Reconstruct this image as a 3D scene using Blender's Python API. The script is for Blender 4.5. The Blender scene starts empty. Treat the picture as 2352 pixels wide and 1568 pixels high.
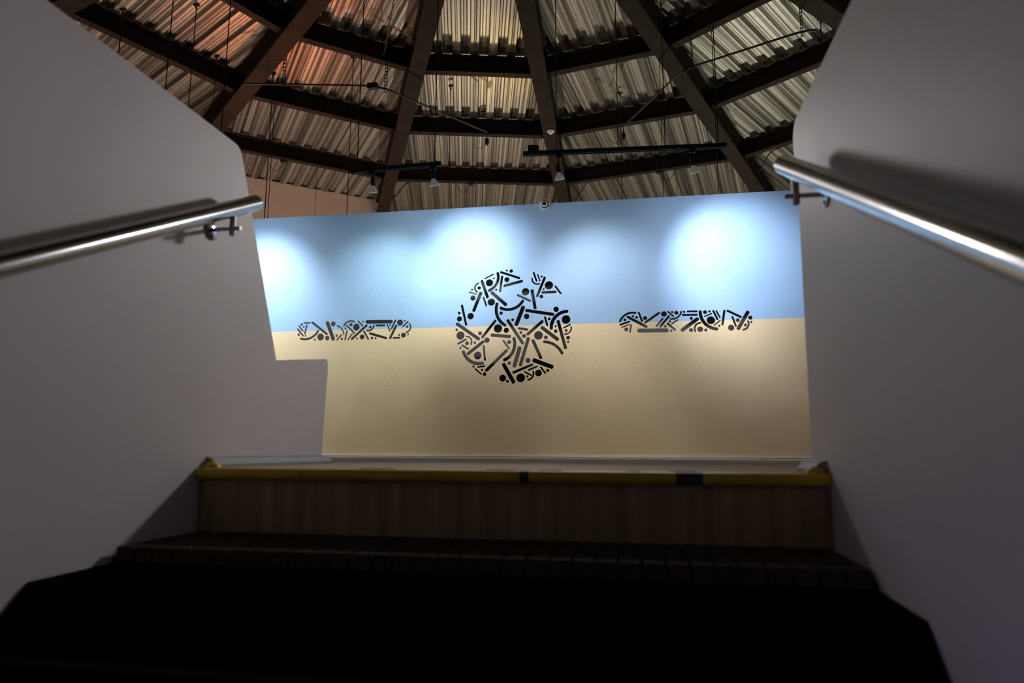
import bpy, bmesh, math, random
from math import sin, cos, tan, pi, radians, degrees, hypot, atan2, sqrt, atan
from mathutils import Vector, Matrix, geometry

random.seed(7)
SC = bpy.context.scene
COL = SC.collection

# ---------------------------------------------------------------- camera
EYE = 0.058                     # the lens is a hand's breadth above the upper landing
FPX = 1600.0                    # focal length in pixels of the 2352 x 1568 frame
YAW, PITCH, ROLL = radians(10.3), atan(251 / 1600), radians(0.25)
FWD = Vector((-sin(YAW) * cos(PITCH), cos(YAW) * cos(PITCH), sin(PITCH)))
_r = Vector((cos(YAW), sin(YAW), 0)); _u = _r.cross(FWD)
RGT = cos(ROLL) * _r + sin(ROLL) * _u
UPV = -sin(ROLL) * _r + cos(ROLL) * _u
cam_data = bpy.data.cameras.new('camera')
cam = bpy.data.objects.new('camera', cam_data)
COL.objects.link(cam)
M = Matrix((RGT, UPV, -FWD)).transposed().to_4x4()
M.translation = (0, 0, EYE)
cam.matrix_world = M
cam_data.sensor_width = 36.0
cam_data.lens = FPX / 2352 * 36.0
cam_data.clip_start = 0.02
cam_data.dof.use_dof = True
cam_data.dof.focus_distance = 6.7
cam_data.dof.aperture_fstop = 2.4
SC.camera = cam

# ---------------------------------------------------------------- world, exposure
W = bpy.data.worlds.new('world'); SC.world = W
W.use_nodes = True
W.node_tree.nodes['Background'].inputs['Color'].default_value = (0.5, 0.5, 0.55, 1)
W.node_tree.nodes['Background'].inputs['Strength'].default_value = 0.004
SC.view_settings.view_transform = 'Standard'
SC.view_settings.look = 'None'
SC.view_settings.exposure = 0.0
SC.view_settings.gamma = 1.0
SC.view_settings.use_curve_mapping = False

# ---------------------------------------------------------------- roof figures (hall of 14 bays)
APX, APY, APZ = -1.2148, 5.2447, 6.0 + EYE
SLOPE = 0.1333
NB = 14
DA = 2 * pi / NB
A0 = radians(90.97)
RINGS = [0.95, 2.45, 4.017, 5.569, 7.147, 8.539, 9.7]
DRUM, DRUM_FAR = 8.56, 9.7
DECK = 0.13                     # underside of the deck above the purlin centre line
MURAL_Y = 6.6

# ---------------------------------------------------------------- large lamps of the hall (uplights behind the display wall), with added fills
def spot(name, loc, aim, power, color, angle=100, blend=1.0, size=0.08):
    d = bpy.data.lights.new(name, 'SPOT'); d.energy = power; d.color = color
    d.spot_size = radians(angle); d.spot_blend = blend; d.shadow_soft_size = size
    o = bpy.data.objects.new(name, d); COL.objects.link(o)
    o.location = loc
    o.rotation_euler = (Vector(aim) - Vector(loc)).to_track_quat('-Z', 'Y').to_euler()
    return o

def ring_pt(deg, r, z):
    return (APX + r * cos(radians(deg)), APY + r * sin(radians(deg)), z)

for deg, r, pw, colr in (
        (172, 7.4, 270, (1.0, 0.70, 0.52)),
        (140, 6.6, 340, (1.0, 0.70, 0.54)),
        (104, 8.2, 380, (1.0, 0.84, 0.66)),
        (68, 8.2, 370, (0.95, 0.94, 0.76)),
        (38, 8.2, 340, (0.90, 0.95, 0.80)),
        (8, 8.0, 230, (0.84, 0.94, 0.86))):
    spot('wall_uplight_lamp', ring_pt(deg, r, 0.25), ring_pt(deg, r - 1.6, 5.0), pw, colr, 120, 1.0, 0.12)
for deg in (222, 252, 282, 305):
    spot('near_wall_fill', ring_pt(deg, 5.6, 4.7), ring_pt(deg, 8.5, 3.0), 150, (1.0, 0.95, 0.95), 84, 1.0, 0.08)  # added fill on the unseen near wall, brightens its mirror reflections
# coloured exhibit lamps out among the displays, thrown up at the roof
spot('orange_exhibit_lamp', (-6.0, 10.6, 0.9), (-4.75, 8.0, 5.4), 380, (1.0, 0.24, 0.08), 38, 1.0, 0.05)
spot('yellow_exhibit_lamp', (-1.9, 12.6, 0.8), (-2.1, 9.6, 5.3), 200, (1.0, 0.72, 0.10), 20, 1.0, 0.05)
spot('violet_stairwell_lamp', (-0.6, -0.5, -0.9), (0.49, 0.95, -0.36), 7.0, (0.5, 0.18, 1.0), 34, 1.0, 0.05)
spot('pink_wall_fill', ring_pt(131, 6.2, 0.3), ring_pt(131, 8.5, 4.3), 190, (1.0, 0.76, 0.66), 75, 1.0, 0.1)  # added fill that brightens the pinkish wall, not an exhibit lamp

# ---------------------------------------------------------------- helpers
def tag(o, label=None, cat=None, group=None, kind=None):
    if label: o['label'] = label
    if cat: o['category'] = cat
    if group: o['group'] = group
    if kind: o['kind'] = kind
    return o

def empty(name, loc=(0, 0, 0)):
    o = bpy.data.objects.new(name, None); COL.objects.link(o)
    o.location = loc; o.empty_display_size = 0.1
    return o

class MB:
    def __init__(s): s.v = []; s.f = []; s.m = []; s.uv = None
    def add(s, vs, fs, mi=0):
        b = len(s.v); s.v += [tuple(v) for v in vs]
        s.f += [tuple(b + i for i in f) for f in fs]; s.m += [mi] * len(fs)
        return s
    def box(s, c, size, R=None, mi=0):
        R = R or Matrix.Identity(3); c = Vector(c); hx, hy, hz = [q / 2 for q in size]
        vs = [c + R @ Vector((x, y, z)) for x in (-hx, hx) for y in (-hy, hy) for z in (-hz, hz)]
        return s.add(vs, [(0, 1, 3, 2), (4, 6, 7, 5), (0, 4, 5, 1), (2, 3, 7, 6), (0, 2, 6, 4), (1, 5, 7, 3)], mi)
    def prism(s, outline, fn, d0, d1, mi=0):
        """outline: 2-D polygon, fn(u, v, d) -> point"""
        n = len(outline)
        vs = [fn(u, v, d0) for u, v in outline] + [fn(u, v, d1) for u, v in outline]
        fs = [tuple(range(n)), tuple(range(2 * n - 1, n - 1, -1))]
        fs += [(i, n + i, n + (i + 1) % n, (i + 1) % n) for i in range(n)]
        return s.add(vs, fs, mi)
    def tube(s, pts, r, n=10, cap=True, mi=0):
        pts = [Vector(p) for p in pts]; rings = []
        t0 = (pts[1] - pts[0]).normalized()
        ref = Vector((0, 0, 1)) if abs(t0.z) < 0.9 else Vector((1, 0, 0))
        nx = t0.cross(ref).normalized()
        for i, p in enumerate(pts):
            if i == 0: t = pts[1] - pts[0]
            elif i == len(pts) - 1: t = pts[-1] - pts[-2]
            else: t = (pts[i + 1] - p).normalized() + (p - pts[i - 1]).normalized()
            t.normalize(); nx = (nx - t * nx.dot(t)).normalized(); ny = t.cross(nx)
            rr = r[i] if isinstance(r, (list, tuple)) else r
            rings.append([p + rr * (cos(2 * pi * k / n) * nx + sin(2 * pi * k / n) * ny) for k in range(n)])
        vs = [v for ring in rings for v in ring]; fs = []
        for i in range(len(pts) - 1):
            for k in range(n):
                a, b = i * n + k, i * n + (k + 1) % n
                fs.append((a, b, b + n, a + n))
        if cap:
            fs.append(tuple(range(n - 1, -1, -1))); q = (len(pts) - 1) * n
            fs.append(tuple(range(q, q + n)))
        return s.add(vs, fs, mi)
    def lathe(s, o, axis, prof, n=20, mi=0):
        """prof: (distance along axis, radius)"""
        o = Vector(o); axis = Vector(axis).normalized()
        return s.tube([o + axis * (a + 1e-6 * i) for i, (a, _) in enumerate(prof)], [max(r, 1e-4) for _, r in prof], n, True, mi) if False else s._lathe(o, axis, prof, n, mi)
    def _lathe(s, o, ax, prof, n, mi):
        ref = Vector((0, 0, 1)) if abs(ax.z) < 0.9 else Vector((1, 0, 0))
        nx = ax.cross(ref).normalized(); ny = ax.cross(nx)
        vs = [o + ax * a + max(r, 1e-4) * (cos(2 * pi * k / n) * nx + sin(2 * pi * k / n) * ny) for a, r in prof for k in range(n)]
        fs = []
        for i in range(len(prof) - 1):
            for k in range(n):
                a, b = i * n + k, i * n + (k + 1) % n
                fs.append((a, b, b + n, a + n))
        q = (len(prof) - 1) * n
        fs += [tuple(range(n - 1, -1, -1)), tuple(range(q, q + n))]
        return s.add(vs, fs, mi)
    def ibeam(s, p0, p1, up, depth, width, tf, tw, mi=0):
        p0, p1 = Vector(p0), Vector(p1); t = (p1 - p0).normalized()
        side = t.cross(Vector(up)).normalized(); u = side.cross(t)
        h, w, k = depth / 2, width / 2, tw / 2
        prof = [(-w, -h), (w, -h), (w, -h + tf), (k, -h + tf), (k, h - tf), (w, h - tf), (w, h), (-w, h), (-w, h - tf), (-k, h - tf), (-k, -h + tf), (-w, -h + tf)]
        vs = [p + side * a + u * b for p in (p0, p1) for a, b in prof]
        fs = [(i, (i + 1) % 12, 12 + (i + 1) % 12, 12 + i) for i in range(12)]
        for b in (0, 12):
            fs += [(b, b + 1, b + 2, b + 11), (b + 3, b + 4, b + 9, b + 10), (b + 5, b + 6, b + 7, b + 8)]
        return s.add(vs, fs, mi)
    def build(s, name, mats, parent=None, smooth=False, bevel=0, origin=None):
        me = bpy.data.meshes.new(name)
        off = Vector(origin) if origin is not None else Vector((0, 0, 0))
        me.from_pydata([tuple(Vector(v) - off) for v in s.v], [], s.f)
        for m in (mats if isinstance(mats, (list, tuple)) else [mats]): me.materials.append(m)
        me.polygons.foreach_set('material_index', s.m)
        if s.uv:
            l = me.uv_layers.new(name='UVMap')
            for lp in me.loops: l.data[lp.index].uv = s.uv[lp.vertex_index]
        bm = bmesh.new(); bm.from_mesh(me); bmesh.ops.recalc_face_normals(bm, faces=bm.faces)
        bm.to_mesh(me); bm.free()
        if smooth:
            me.polygons.foreach_set('use_smooth', [True] * len(me.polygons))
            me.set_sharp_from_angle(angle=radians(smooth if smooth is not True else 40))
        me.update()
        o = bpy.data.objects.new(name, me); COL.objects.link(o)
        if parent is not None:
            o.parent = parent
            if origin is None: o.location = -parent.location
            else: o.location = off - parent.location
        else: o.location = off
        if bevel:
            b = o.modifiers.new('bevel', 'BEVEL'); b.width = bevel; b.segments = 3; b.limit_method = 'ANGLE'; b.angle_limit = radians(40)
        return o

# sight lines: a measured image point carried out to a plane of the hall
def sight(x, y): return FWD + (x - 1176) / FPX * RGT - (y - 784) / FPX * UPV
def _e(v): return Vector((v.x, v.y, v.z + EYE))
def at_y(x, y, Y): d = sight(x, y); return _e(d * (Y / d.y))
def at_x(x, y, X): d = sight(x, y); return _e(d * (X / d.x))
def at_z(x, y, Z): d = sight(x, y); return _e(d * ((Z - EYE) / d.z))
def deck_z(x, y, off=DECK):
    a = atan2(y - APY, x - APX); k = math.floor((a - A0) / DA); m = A0 + (k + 0.5) * DA
    v = (x - APX) * cos(m) + (y - APY) * sin(m)
    return APZ + off - SLOPE * v / cos(DA / 2)
def at_deck(x, y, off=DECK):
    d = sight(x, y); lo, hi = 0.5, 30.0
    for _ in range(60):
        t = (lo + hi) / 2; p = d * t
        if p.z + EYE > deck_z(p.x, p.y, off): hi = t
        else: lo = t
    return _e(d * lo)

# ---------------------------------------------------------------- materials
def mat(name, color, rough=0.6, metal=0.0, var=0.0, vscale=4.0, bump=0.0, bscale=60.0, stretch=None, coords='Object', spec=0.5):
    m = bpy.data.materials.new(name); m.use_nodes = True
    nt = m.node_tree; b = nt.nodes['Principled BSDF']
    b.inputs['Base Color'].default_value = (*color, 1); b.inputs['Roughness'].default_value = rough
    b.inputs['Metallic'].default_value = metal; b.inputs['Specular IOR Level'].default_value = spec
    if var or bump:
        tc = nt.nodes.new('ShaderNodeTexCoord'); mp = nt.nodes.new('ShaderNodeMapping')
        nt.links.new(tc.outputs[coords], mp.inputs['Vector'])
        if stretch: mp.inputs['Scale'].default_value = stretch
    if var:
        n = nt.nodes.new('ShaderNodeTexNoise'); n.inputs['Scale'].default_value = vscale; n.inputs['Detail'].default_value = 6
        nt.links.new(mp.outputs[0], n.inputs['Vector'])
        r = nt.nodes.new('ShaderNodeValToRGB')
        r.color_ramp.elements[0].position = 0.3; r.color_ramp.elements[1].position = 0.7
        r.color_ramp.elements[0].color = (*[c * (1 - var) for c in color], 1)
        r.color_ramp.elements[1].color = (*[min(1, c * (1 + var)) for c in color], 1)
        nt.links.new(n.outputs['Fac'], r.inputs['Fac']); nt.links.new(r.outputs['Color'], b.inputs['Base Color'])
    if bump:
        n2 = nt.nodes.new('ShaderNodeTexNoise'); n2.inputs['Scale'].default_value = bscale; n2.inputs['Detail'].default_value = 4
        nt.links.new(mp.outputs[0], n2.inputs['Vector'])
        bp = nt.nodes.new('ShaderNodeBump'); bp.inputs['Strength'].default_value = bump; bp.inputs['Distance'].default_value = 0.01
        nt.links.new(n2.outputs['Fac'], bp.inputs['Height']); nt.links.new(bp.outputs['Normal'], b.inputs['Normal'])
    return m

GREY = mat('grey_wall_paint', (0.78, 0.755, 0.765), 0.55, 0, 0.03, 3, 0.03, 90)
HALL = mat('hall_plaster', (0.74, 0.55, 0.46), 0.8, 0, 0.05, 1.5, 0.1, 30)
NEAR = mat('grey_hall_plaster', (0.5, 0.5, 0.52), 0.8, 0, 0.04, 1.5, 0.1, 30)
BLACK = mat('matt_black', (0.012, 0.012, 0.012), 0.7)
BLACKSKIRT = mat('black_skirting_paint', (0.005, 0.005, 0.005), 0.9, spec=0.0)
STEEL_DARK = mat('dark_painted_steel', (0.024, 0.016, 0.012), 0.7, 0, 0.2, 6, 0.1, 40, spec=0.12)
CABLE = mat('black_cable', (0.01, 0.01, 0.01), 0.5)
RAILMETAL = mat('brushed_steel', (0.36, 0.345, 0.335), 0.19, 1.0)
WHITE = mat('white_trim', (0.85, 0.84, 0.82), 0.4)
WHITEPL = mat('white_plastic', (0.82, 0.81, 0.79), 0.35)
GREYTRIM = mat('pale_grey_trim', (0.33, 0.34, 0.36), 0.6)
FLOORM = mat('beige_landing_floor', (0.58, 0.45, 0.29), 0.8, 0, 0.08, 2.5, 0.04, 40, (0.5, 2.5, 1), spec=0.05)
TREADM = mat('dark_tread_wood', (0.06, 0.05, 0.04), 0.9, 0, 0.25, 8, 0.1, 60, (6, 1, 1), spec=0.0)
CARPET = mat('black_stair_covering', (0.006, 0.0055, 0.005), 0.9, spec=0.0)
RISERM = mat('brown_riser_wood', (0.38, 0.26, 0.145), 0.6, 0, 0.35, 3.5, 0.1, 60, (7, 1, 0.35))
YELLOW = mat('yellow_nosing_paint', (0.62, 0.42, 0.03), 0.55, 0, 0.15, 9, 0.15, 60)
WORN = mat('worn_bare_patch', (0.05, 0.042, 0.035), 0.6)
TAPE = mat('chalky_tape_edge', (0.6, 0.58, 0.55), 0.7)
MIRROR = mat('smoked_mirror_acrylic', (0.42, 0.41, 0.42), 0.04, 1.0)
LENS = mat('dark_lens', (0.01, 0.01, 0.012), 0.08)
CONDUCT = mat('bright_conductor', (0.5, 0.6, 0.7), 0.25, 1.0)
BULB = mat('frosted_bulb_glass', (0.75, 0.74, 0.74), 0.25)
BULB.node_tree.nodes['Principled BSDF'].inputs['Emission Color'].default_value = (1, 0.96, 0.95, 1)
BULB.node_tree.nodes['Principled BSDF'].inputs['Emission Strength'].default_value = 0.06

def deck_material():
    m = bpy.data.materials.new('galvanised_corrugated_sheet'); m.use_nodes = True
    nt = m.node_tree; b = nt.nodes['Principled BSDF']
    uv = nt.nodes.new('ShaderNodeUVMap'); mp = nt.nodes.new('ShaderNodeMapping')
    nt.links.new(uv.outputs[0], mp.inputs['Vector']); mp.inputs['Scale'].default_value = (7.5, 0.04, 1)
    n = nt.nodes.new('ShaderNodeTexNoise'); n.inputs['Scale'].default_value = 1.6; n.inputs['Detail'].default_value = 4; n.inputs['Roughness'].default_value = 0.6
    nt.links.new(mp.outputs[0], n.inputs['Vector'])
    r = nt.nodes.new('ShaderNodeValToRGB')
    r.color_ramp.elements[0].position = 0.34; r.color_ramp.elements[1].position = 0.66
    r.color_ramp.elements[0].color = (0.10, 0.09, 0.08, 1); r.color_ramp.elements[1].color = (0.66, 0.61, 0.54, 1)
    nt.links.new(n.outputs['Fac'], r.inputs['Fac'])
    # small spangle and soot
    n2 = nt.nodes.new('ShaderNodeTexNoise'); n2.inputs['Scale'].default_value = 14; n2.inputs['Detail'].default_value = 5
    nt.links.new(uv.outputs[0], n2.inputs['Vector'])
    mx = nt.nodes.new('ShaderNodeMix'); mx.data_type = 'RGBA'; mx.blend_type = 'MULTIPLY'; mx.inputs[0].default_value = 0.35
    nt.links.new(r.outputs['Color'], mx.inputs[6]); nt.links.new(n2.outputs['Fac'], mx.inputs[7])
    nt.links.new(mx.outputs[2], b.inputs['Base Color'])
    b.inputs['Metallic'].default_value = 0.75
    r2 = nt.nodes.new('ShaderNodeMapRange'); r2.inputs['To Min'].default_value = 0.28; r2.inputs['To Max'].default_value = 0.6
    nt.links.new(n.outputs['Fac'], r2.inputs['Value']); nt.links.new(r2.outputs[0], b.inputs['Roughness'])
    return m
DECKM = deck_material()

def mural_material():
    """sky blue over sand, the line a hair out of level as painted"""
    m = bpy.data.materials.new('mural_sky_and_sand_paint'); m.use_nodes = True
    nt = m.node_tree; b = nt.nodes['Principled BSDF']
    g = nt.nodes.new('ShaderNodeNewGeometry'); s = nt.nodes.new('ShaderNodeSeparateXYZ')
    nt.links.new(g.outputs['Position'], s.inputs[0])
    ma = nt.nodes.new('ShaderNodeMath'); ma.operation = 'MULTIPLY_ADD'; ma.inputs[1].default_value = 0.0017
    nt.links.new(s.outputs['X'], ma.inputs[0]); nt.links.new(s.outputs['Z'], ma.inputs[2])
    gt = nt.nodes.new('ShaderNodeMath'); gt.operation = 'GREATER_THAN'; gt.inputs[1].default_value = 1.2655
    nt.links.new(ma.outputs[0], gt.inputs[0])
    tc = nt.nodes.new('ShaderNodeTexCoord')
    n = nt.nodes.new('ShaderNodeTexNoise'); n.inputs['Scale'].default_value = 1.3; n.inputs['Detail'].default_value = 6
    nt.links.new(tc.outputs['Object'], n.inputs['Vector'])
    def two(a, c):
        r = nt.nodes.new('ShaderNodeValToRGB'); r.color_ramp.elements[0].position = 0.3; r.color_ramp.elements[1].position = 0.7
        r.color_ramp.elements[0].color = (*a, 1); r.color_ramp.elements[1].color = (*c, 1)
        nt.links.new(n.outputs['Fac'], r.inputs['Fac']); return r
    sky = two((0.27, 0.42, 0.66), (0.31, 0.47, 0.70)); sand = two((0.67, 0.495, 0.31), (0.78, 0.60, 0.39))
    mx = nt.nodes.new('ShaderNodeMix'); mx.data_type = 'RGBA'
    nt.links.new(gt.outputs[0], mx.inputs[0]); nt.links.new(sand.outputs[0], mx.inputs[6]); nt.links.new(sky.outputs[0], mx.inputs[7])
    nt.links.new(mx.outputs[2], b.inputs['Base Color']); b.inputs['Roughness'].default_value = 0.6
    n2 = nt.nodes.new('ShaderNodeTexNoise'); n2.inputs['Scale'].default_value = 35; n2.inputs['Detail'].default_value = 5
    nt.links.new(tc.outputs['Object'], n2.inputs['Vector'])
    bp = nt.nodes.new('ShaderNodeBump'); bp.inputs['Strength'].default_value = 0.35; bp.inputs['Distance'].default_value = 0.006
    nt.links.new(n2.outputs['Fac'], bp.inputs['Height']); nt.links.new(bp.outputs['Normal'], b.inputs['Normal'])
    return m
MURALM = mural_material()

# ================================================================ STRUCTURE
XL, XR = -1.352, 0.494          # inner faces of the stairwell guard walls
NOSE_Y = 2.0                    # front of the landing
WT = 0.14

# ---- landing floor (hall floor with the stair opening left free)
mb = MB()
T = 0.15
def slab(x0, x1, y0, y1): mb.box(((x0 + x1) / 2, (y0 + y1) / 2, -T / 2), (x1 - x0, y1 - y0, T))
slab(APX - 9.9, APX + 9.9, NOSE_Y + 0.02, APY + 9.9)
slab(APX - 9.9, XL - 0.001, APY - 8.7, NOSE_Y + 0.02)
slab(XR + 0.001, APX + 9.9, APY - 8.7, NOSE_Y + 0.02)
floor = tag(mb.build('floor', FLOORM), 'smooth beige landing floor in front of the mural wall', kind='structure')

# ---- guard walls of the stairwell
def rounded(poly, corner, n=6):
    out = []
    for i, p in enumerate(poly):
        if i not in corner: out.append(p); continue
        a, b, c = Vector(poly[i - 1]), Vector(p), Vector(poly[(i + 1) % len(poly)])
        u, w = (a - b).normalized(), (c - b).normalized()
        ang = u.angle(w); rr = corner[i]; d = rr / tan(ang / 2)
        ce = b + (u + w).normalized() * (rr / sin(ang / 2))
        s, e = b + u * d - ce, b + w * d - ce
        for k in range(n + 1):
            q = s.lerp(e, k / n); q = q.normalized() * rr; out.append(tuple(ce + q))
    return out
def yz(px, py, X): p = at_x(px, py, X); return (p.y, p.z)
zt_l = at_x(555, 345, XL).z
low = [(-3.2, -2.4), (-3.2, zt_l), yz(553, 338, XL), yz(635, 829, XL), yz(753, 824, XL), yz(753, 850, XL), yz(737, 1062, XL), (yz(737, 1062, XL)[0], -T), (1.9, -T - 0.2), (1.9, -2.4)]
low = rounded(low, {2: 0.05, 4: 0.02})
wl = MB().prism(low, lambda u, v, d: Vector((d, u, v)), XL, XL - WT).build('wall_left', GREY)
tag(wl, 'grey painted stairwell guard wall with a stepped low end on the landing', kind='structure')
zt_r = at_x(1822, 296, XR).z
rp = [(-3.2, -2.4), (-3.2, zt_r), yz(1818, 292, XR), yz(1835, 480, XR), (yz(1866, 1080, XR)[0], 0.0), (yz(1866, 1080, XR)[0], -T), (1.9, -T - 0.2), (1.9, -2.4)]
rp = rounded(rp, {2: 0.06})
wr = MB().prism(rp, lambda u, v, d: Vector((d, u, v)), XR, XR + WT).build('wall_right', GREY)
tag(wr, 'grey painted stairwell guard wall with a squared end on the landing', kind='structure')
# foot mouldings on the landing
fe = yz(737, 1062, XL)[0]
mb = MB()
prof = [(0, 0), (0.035, 0), (0.035, 0.012), (0.02, 0.03), (0, 0.036)]
mb.prism(prof, lambda u, v, d: Vector((XL + u, d, v)), NOSE_Y + 0.03, fe + 0.035)
mb.prism(prof, lambda u, v, d: Vector((d, fe + u, v)), XL - WT, XL + 0.0)
tag(mb.build('trim_1', GREYTRIM), 'pale grey foot moulding along the low end of the guard wall', kind='structure')
fr = yz(1866, 1080, XR)[0]
mb = MB()
mb.prism(prof, lambda u, v, d: Vector((XR - u, d, v)), NOSE_Y + 0.02, fr + 0.035)
tag(mb.build('trim_2', GREYTRIM), 'pale grey foot moulding at the squared guard wall end', kind='structure')

# ---- black stepped skirting boards on the stairwell walls
RISE, RUN = 0.19, 0.345
def skirt(name, X, s, label):
    top = [(1.72, -0.232), (1.40, -0.236)]
    y, z = 1.40, -0.236
    for k in range(8):
        top += [(y - 0.155, z - 0.155), (y - RUN, z - RISE)]
        y -= RUN; z -= RISE
    mb = MB()
    # split into columns so that the board stays planar and clean
    for (ya, za), (yb, zb) in zip(top[:-1], top[1:]):
        if abs(ya - yb) < 1e-4: continue
        mb.prism([(ya, za), (yb, zb), (yb, za - 0.5), (ya, za - 0.5)], lambda u, v, d: Vector((d, u, v)), X, X + s * 0.012)
    return tag(mb.build(name, BLACKSKIRT), label, kind='structure')
skirt('baseboard_left', XL, 1, 'black stepped skirting board below the handrail on the wall with the low end')
skirt('baseboard_right', XR, -1, 'black stepped skirting board on the wall with the squared end')

# ---- outer walls of the hall
def corner_pt(k, r, z): a = A0 + k * DA; return Vector((APX + r * cos(a), APY + r * sin(a), z))
mbf, mbn, mbp = MB(), MB(), MB()
def facet_wall(m_, k, R_, z0, thick=0.15):
    p, q = corner_pt(k, R_, 0), corner_pt(k + 1, R_, 0); po, qo = corner_pt(k, R_ + thick, 0), corner_pt(k + 1, R_ + thick, 0)
    up = Vector((0, 0, 1)); z1 = APZ - SLOPE * R_ + DECK + 0.02
    m_.add([p + up * z0, q + up * z0, q + up * z1, p + up * z1, po + up * z0, qo + up * z0, qo + up * z1, po + up * z1],
           [(0, 1, 2, 3), (4, 7, 6, 5), (0, 4, 5, 1), (3, 2, 6, 7), (0, 3, 7, 4), (1, 5, 6, 2)])
for k in range(NB):
    mid = (corner_pt(k, DRUM, 0) + corner_pt(k + 1, DRUM, 0)) / 2
    if mid.y > APY - 0.5: facet_wall(mbf, k, DRUM_FAR, -T)
    elif abs(mid.x + 1.8) < 2.6: facet_wall(mbn, k, DRUM, 2.15)      # lintel over the stair passage
    else: facet_wall(mbn, k, DRUM, -T)
for k in (1, 2, 3): facet_wall(mbp, k, 8.55, -T, 0.12)
tag(mbp.build('wall_partition', HALL), 'pinkish plaster wall seen above the mural wall beside the guard wall', kind='structure')
tag(mbf.build('wall_far', HALL), 'dim plaster outer wall behind the mural wall', kind='structure')
tag(mbn.build('wall_near', NEAR), 'grey plaster outer wall facing the mural wall', kind='structure')
# unseen dark bands on the near wall, added for the mirror cut-outs to reflect
mb = MB()
for k in (6, 7, 8):
    p, q = corner_pt(k, DRUM - 0.06, 0), corner_pt(k + 1, DRUM - 0.06, 0)
    t = (q - p).normalized(); n = Vector((-t.y, t.x, 0))
    R = Matrix((t, n, Vector((0, 0, 1)))).transposed()
    mb.box((p + q) / 2 + Vector((0, 0, 3.38)), ((q - p).length * 0.96, 0.2, 0.66), R)
    mb.box((p + q) / 2 + Vector((0, 0, 4.32)), ((q - p).length * 0.96, 0.12, 0.7), R)
tag(mb.build('trim_3', BLACK), 'black bands added along the near outer wall', kind='structure')
# passage below and behind the stair
mb = MB()
mb.box((-0.43, -3.4, -2.2), (2.2, 3.8, 0.15))
mb.box((-1.8, -6.2, 0.0), (9.0, 0.12, 4.8))
mb.box((-1.8, -4.8, 2.35), (9.0, 2.8, 0.12))
tag(mb.build('wall_passage', BLACK), 'dark passage at the foot of the stairs', kind='structure')

# ---- ceiling: pyramid roof of corrugated bays on steel
ceiling = empty('ceiling', (APX, APY, APZ))
tag(ceiling, 'many sided pyramid roof of corrugated sheet on dark steel beams', kind='structure')
PITCHC, HC = 0.26, 0.06
PROF = [(0.0, 0), (0.035, 0), (0.042, 0.008), (0.049, 0), (0.058, 0), (0.065, 0.008), (0.072, 0), (0.11, 0),
        (0.128, 1), (0.162, 1), (0.170, 0.86), (0.178, 1), (0.205, 1), (0.213, 0.86), (0.221, 1), (0.244, 1)]
def roof_sheet(k, r0, r1):
    m = A0 + (k + 0.5) * DA
    nrm = Vector((cos(m), sin(m), 0)); tan_ = Vector((-sin(m), cos(m), 0))
    ch, th = cos(DA / 2), tan(DA / 2)
    v0, v1 = r0 * ch, r1 * ch
    umax = v1 * th
    us = []
    n0 = int(umax / PITCHC) + 1
    for i in range(-n0, n0 + 1):
        for a, h in PROF:
            u = i * PITCHC + a
            if abs(u) < umax: us.append((u, (h * HC if h in (0, 1, 0.86) else h)))
    us = [(-umax + 1e-3, us[0][1])] + us + [(umax - 1e-3, us[-1][1])]
    mb = MB(); mb.uv = []
    idx = []
    for u, h in us:
        va = max(v0, abs(u) / th + 0.0)
        if va > v1 - 1e-3: va = v1 - 1e-3
        row = []
        for v in (va, v1 + (0.12 if r1 > 9 else 0.0)):
            z = APZ + DECK + h - SLOPE * v / ch
            row.append(len(mb.v)); mb.v.append(tuple(Vector((APX, APY, z)) + nrm * v + tan_ * u)); mb.uv.append((u + k * 7.3, v))
        idx.append(row)
    for a, b in zip(idx[:-1], idx[1:]):
        mb.f.append((a[0], b[0], b[1], a[1])); mb.m.append(0)
    return mb.build('roof_sheet', DECKM, ceiling)
for k in range(NB):
    rr = [0.05] + RINGS
    for r0, r1 in zip(rr[:-1], rr[1:]): roof_sheet(k, r0, r1)
# weather skin above the sheets keeps the hall dark
mb = MB()
for k in range(NB):
    mb.add([Vector((APX, APY, APZ + 0.45)), corner_pt(k, 10.1, APZ + 0.45 - SLOPE * 10.1), corner_pt(k + 1, 10.1, APZ + 0.45 - SLOPE * 10.1)], [(0, 1, 2)])
mb.build('roof_membrane', BLACK, ceiling)
for k in range(NB):
    a = A0 + k * DA
    mb = MB()
    mb.ibeam(corner_pt(k, 0.35, APZ - SLOPE * 0.35 - 0.045), corner_pt(k, DRUM_FAR, APZ - SLOPE * DRUM_FAR - 0.045), (0, 0, 1), 0.35, 0.23, 0.03, 0.025)
    mb.build('rafter', STEEL_DARK, ceiling)
for r in RINGS[:-2]:
    for k in range(NB):
        p, q = corner_pt(k, r, APZ - SLOPE * r), corner_pt(k + 1, r, APZ - SLOPE * r)
        e = 0.02 / (q - p).length
        mb = MB(); mb.ibeam(p.lerp(q, e), p.lerp(q, 1 - e), (0, 0, 1), 0.26, 0.12, 0.02, 0.03)
        mb.build('purlin', STEEL_DARK, ceiling)

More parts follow.
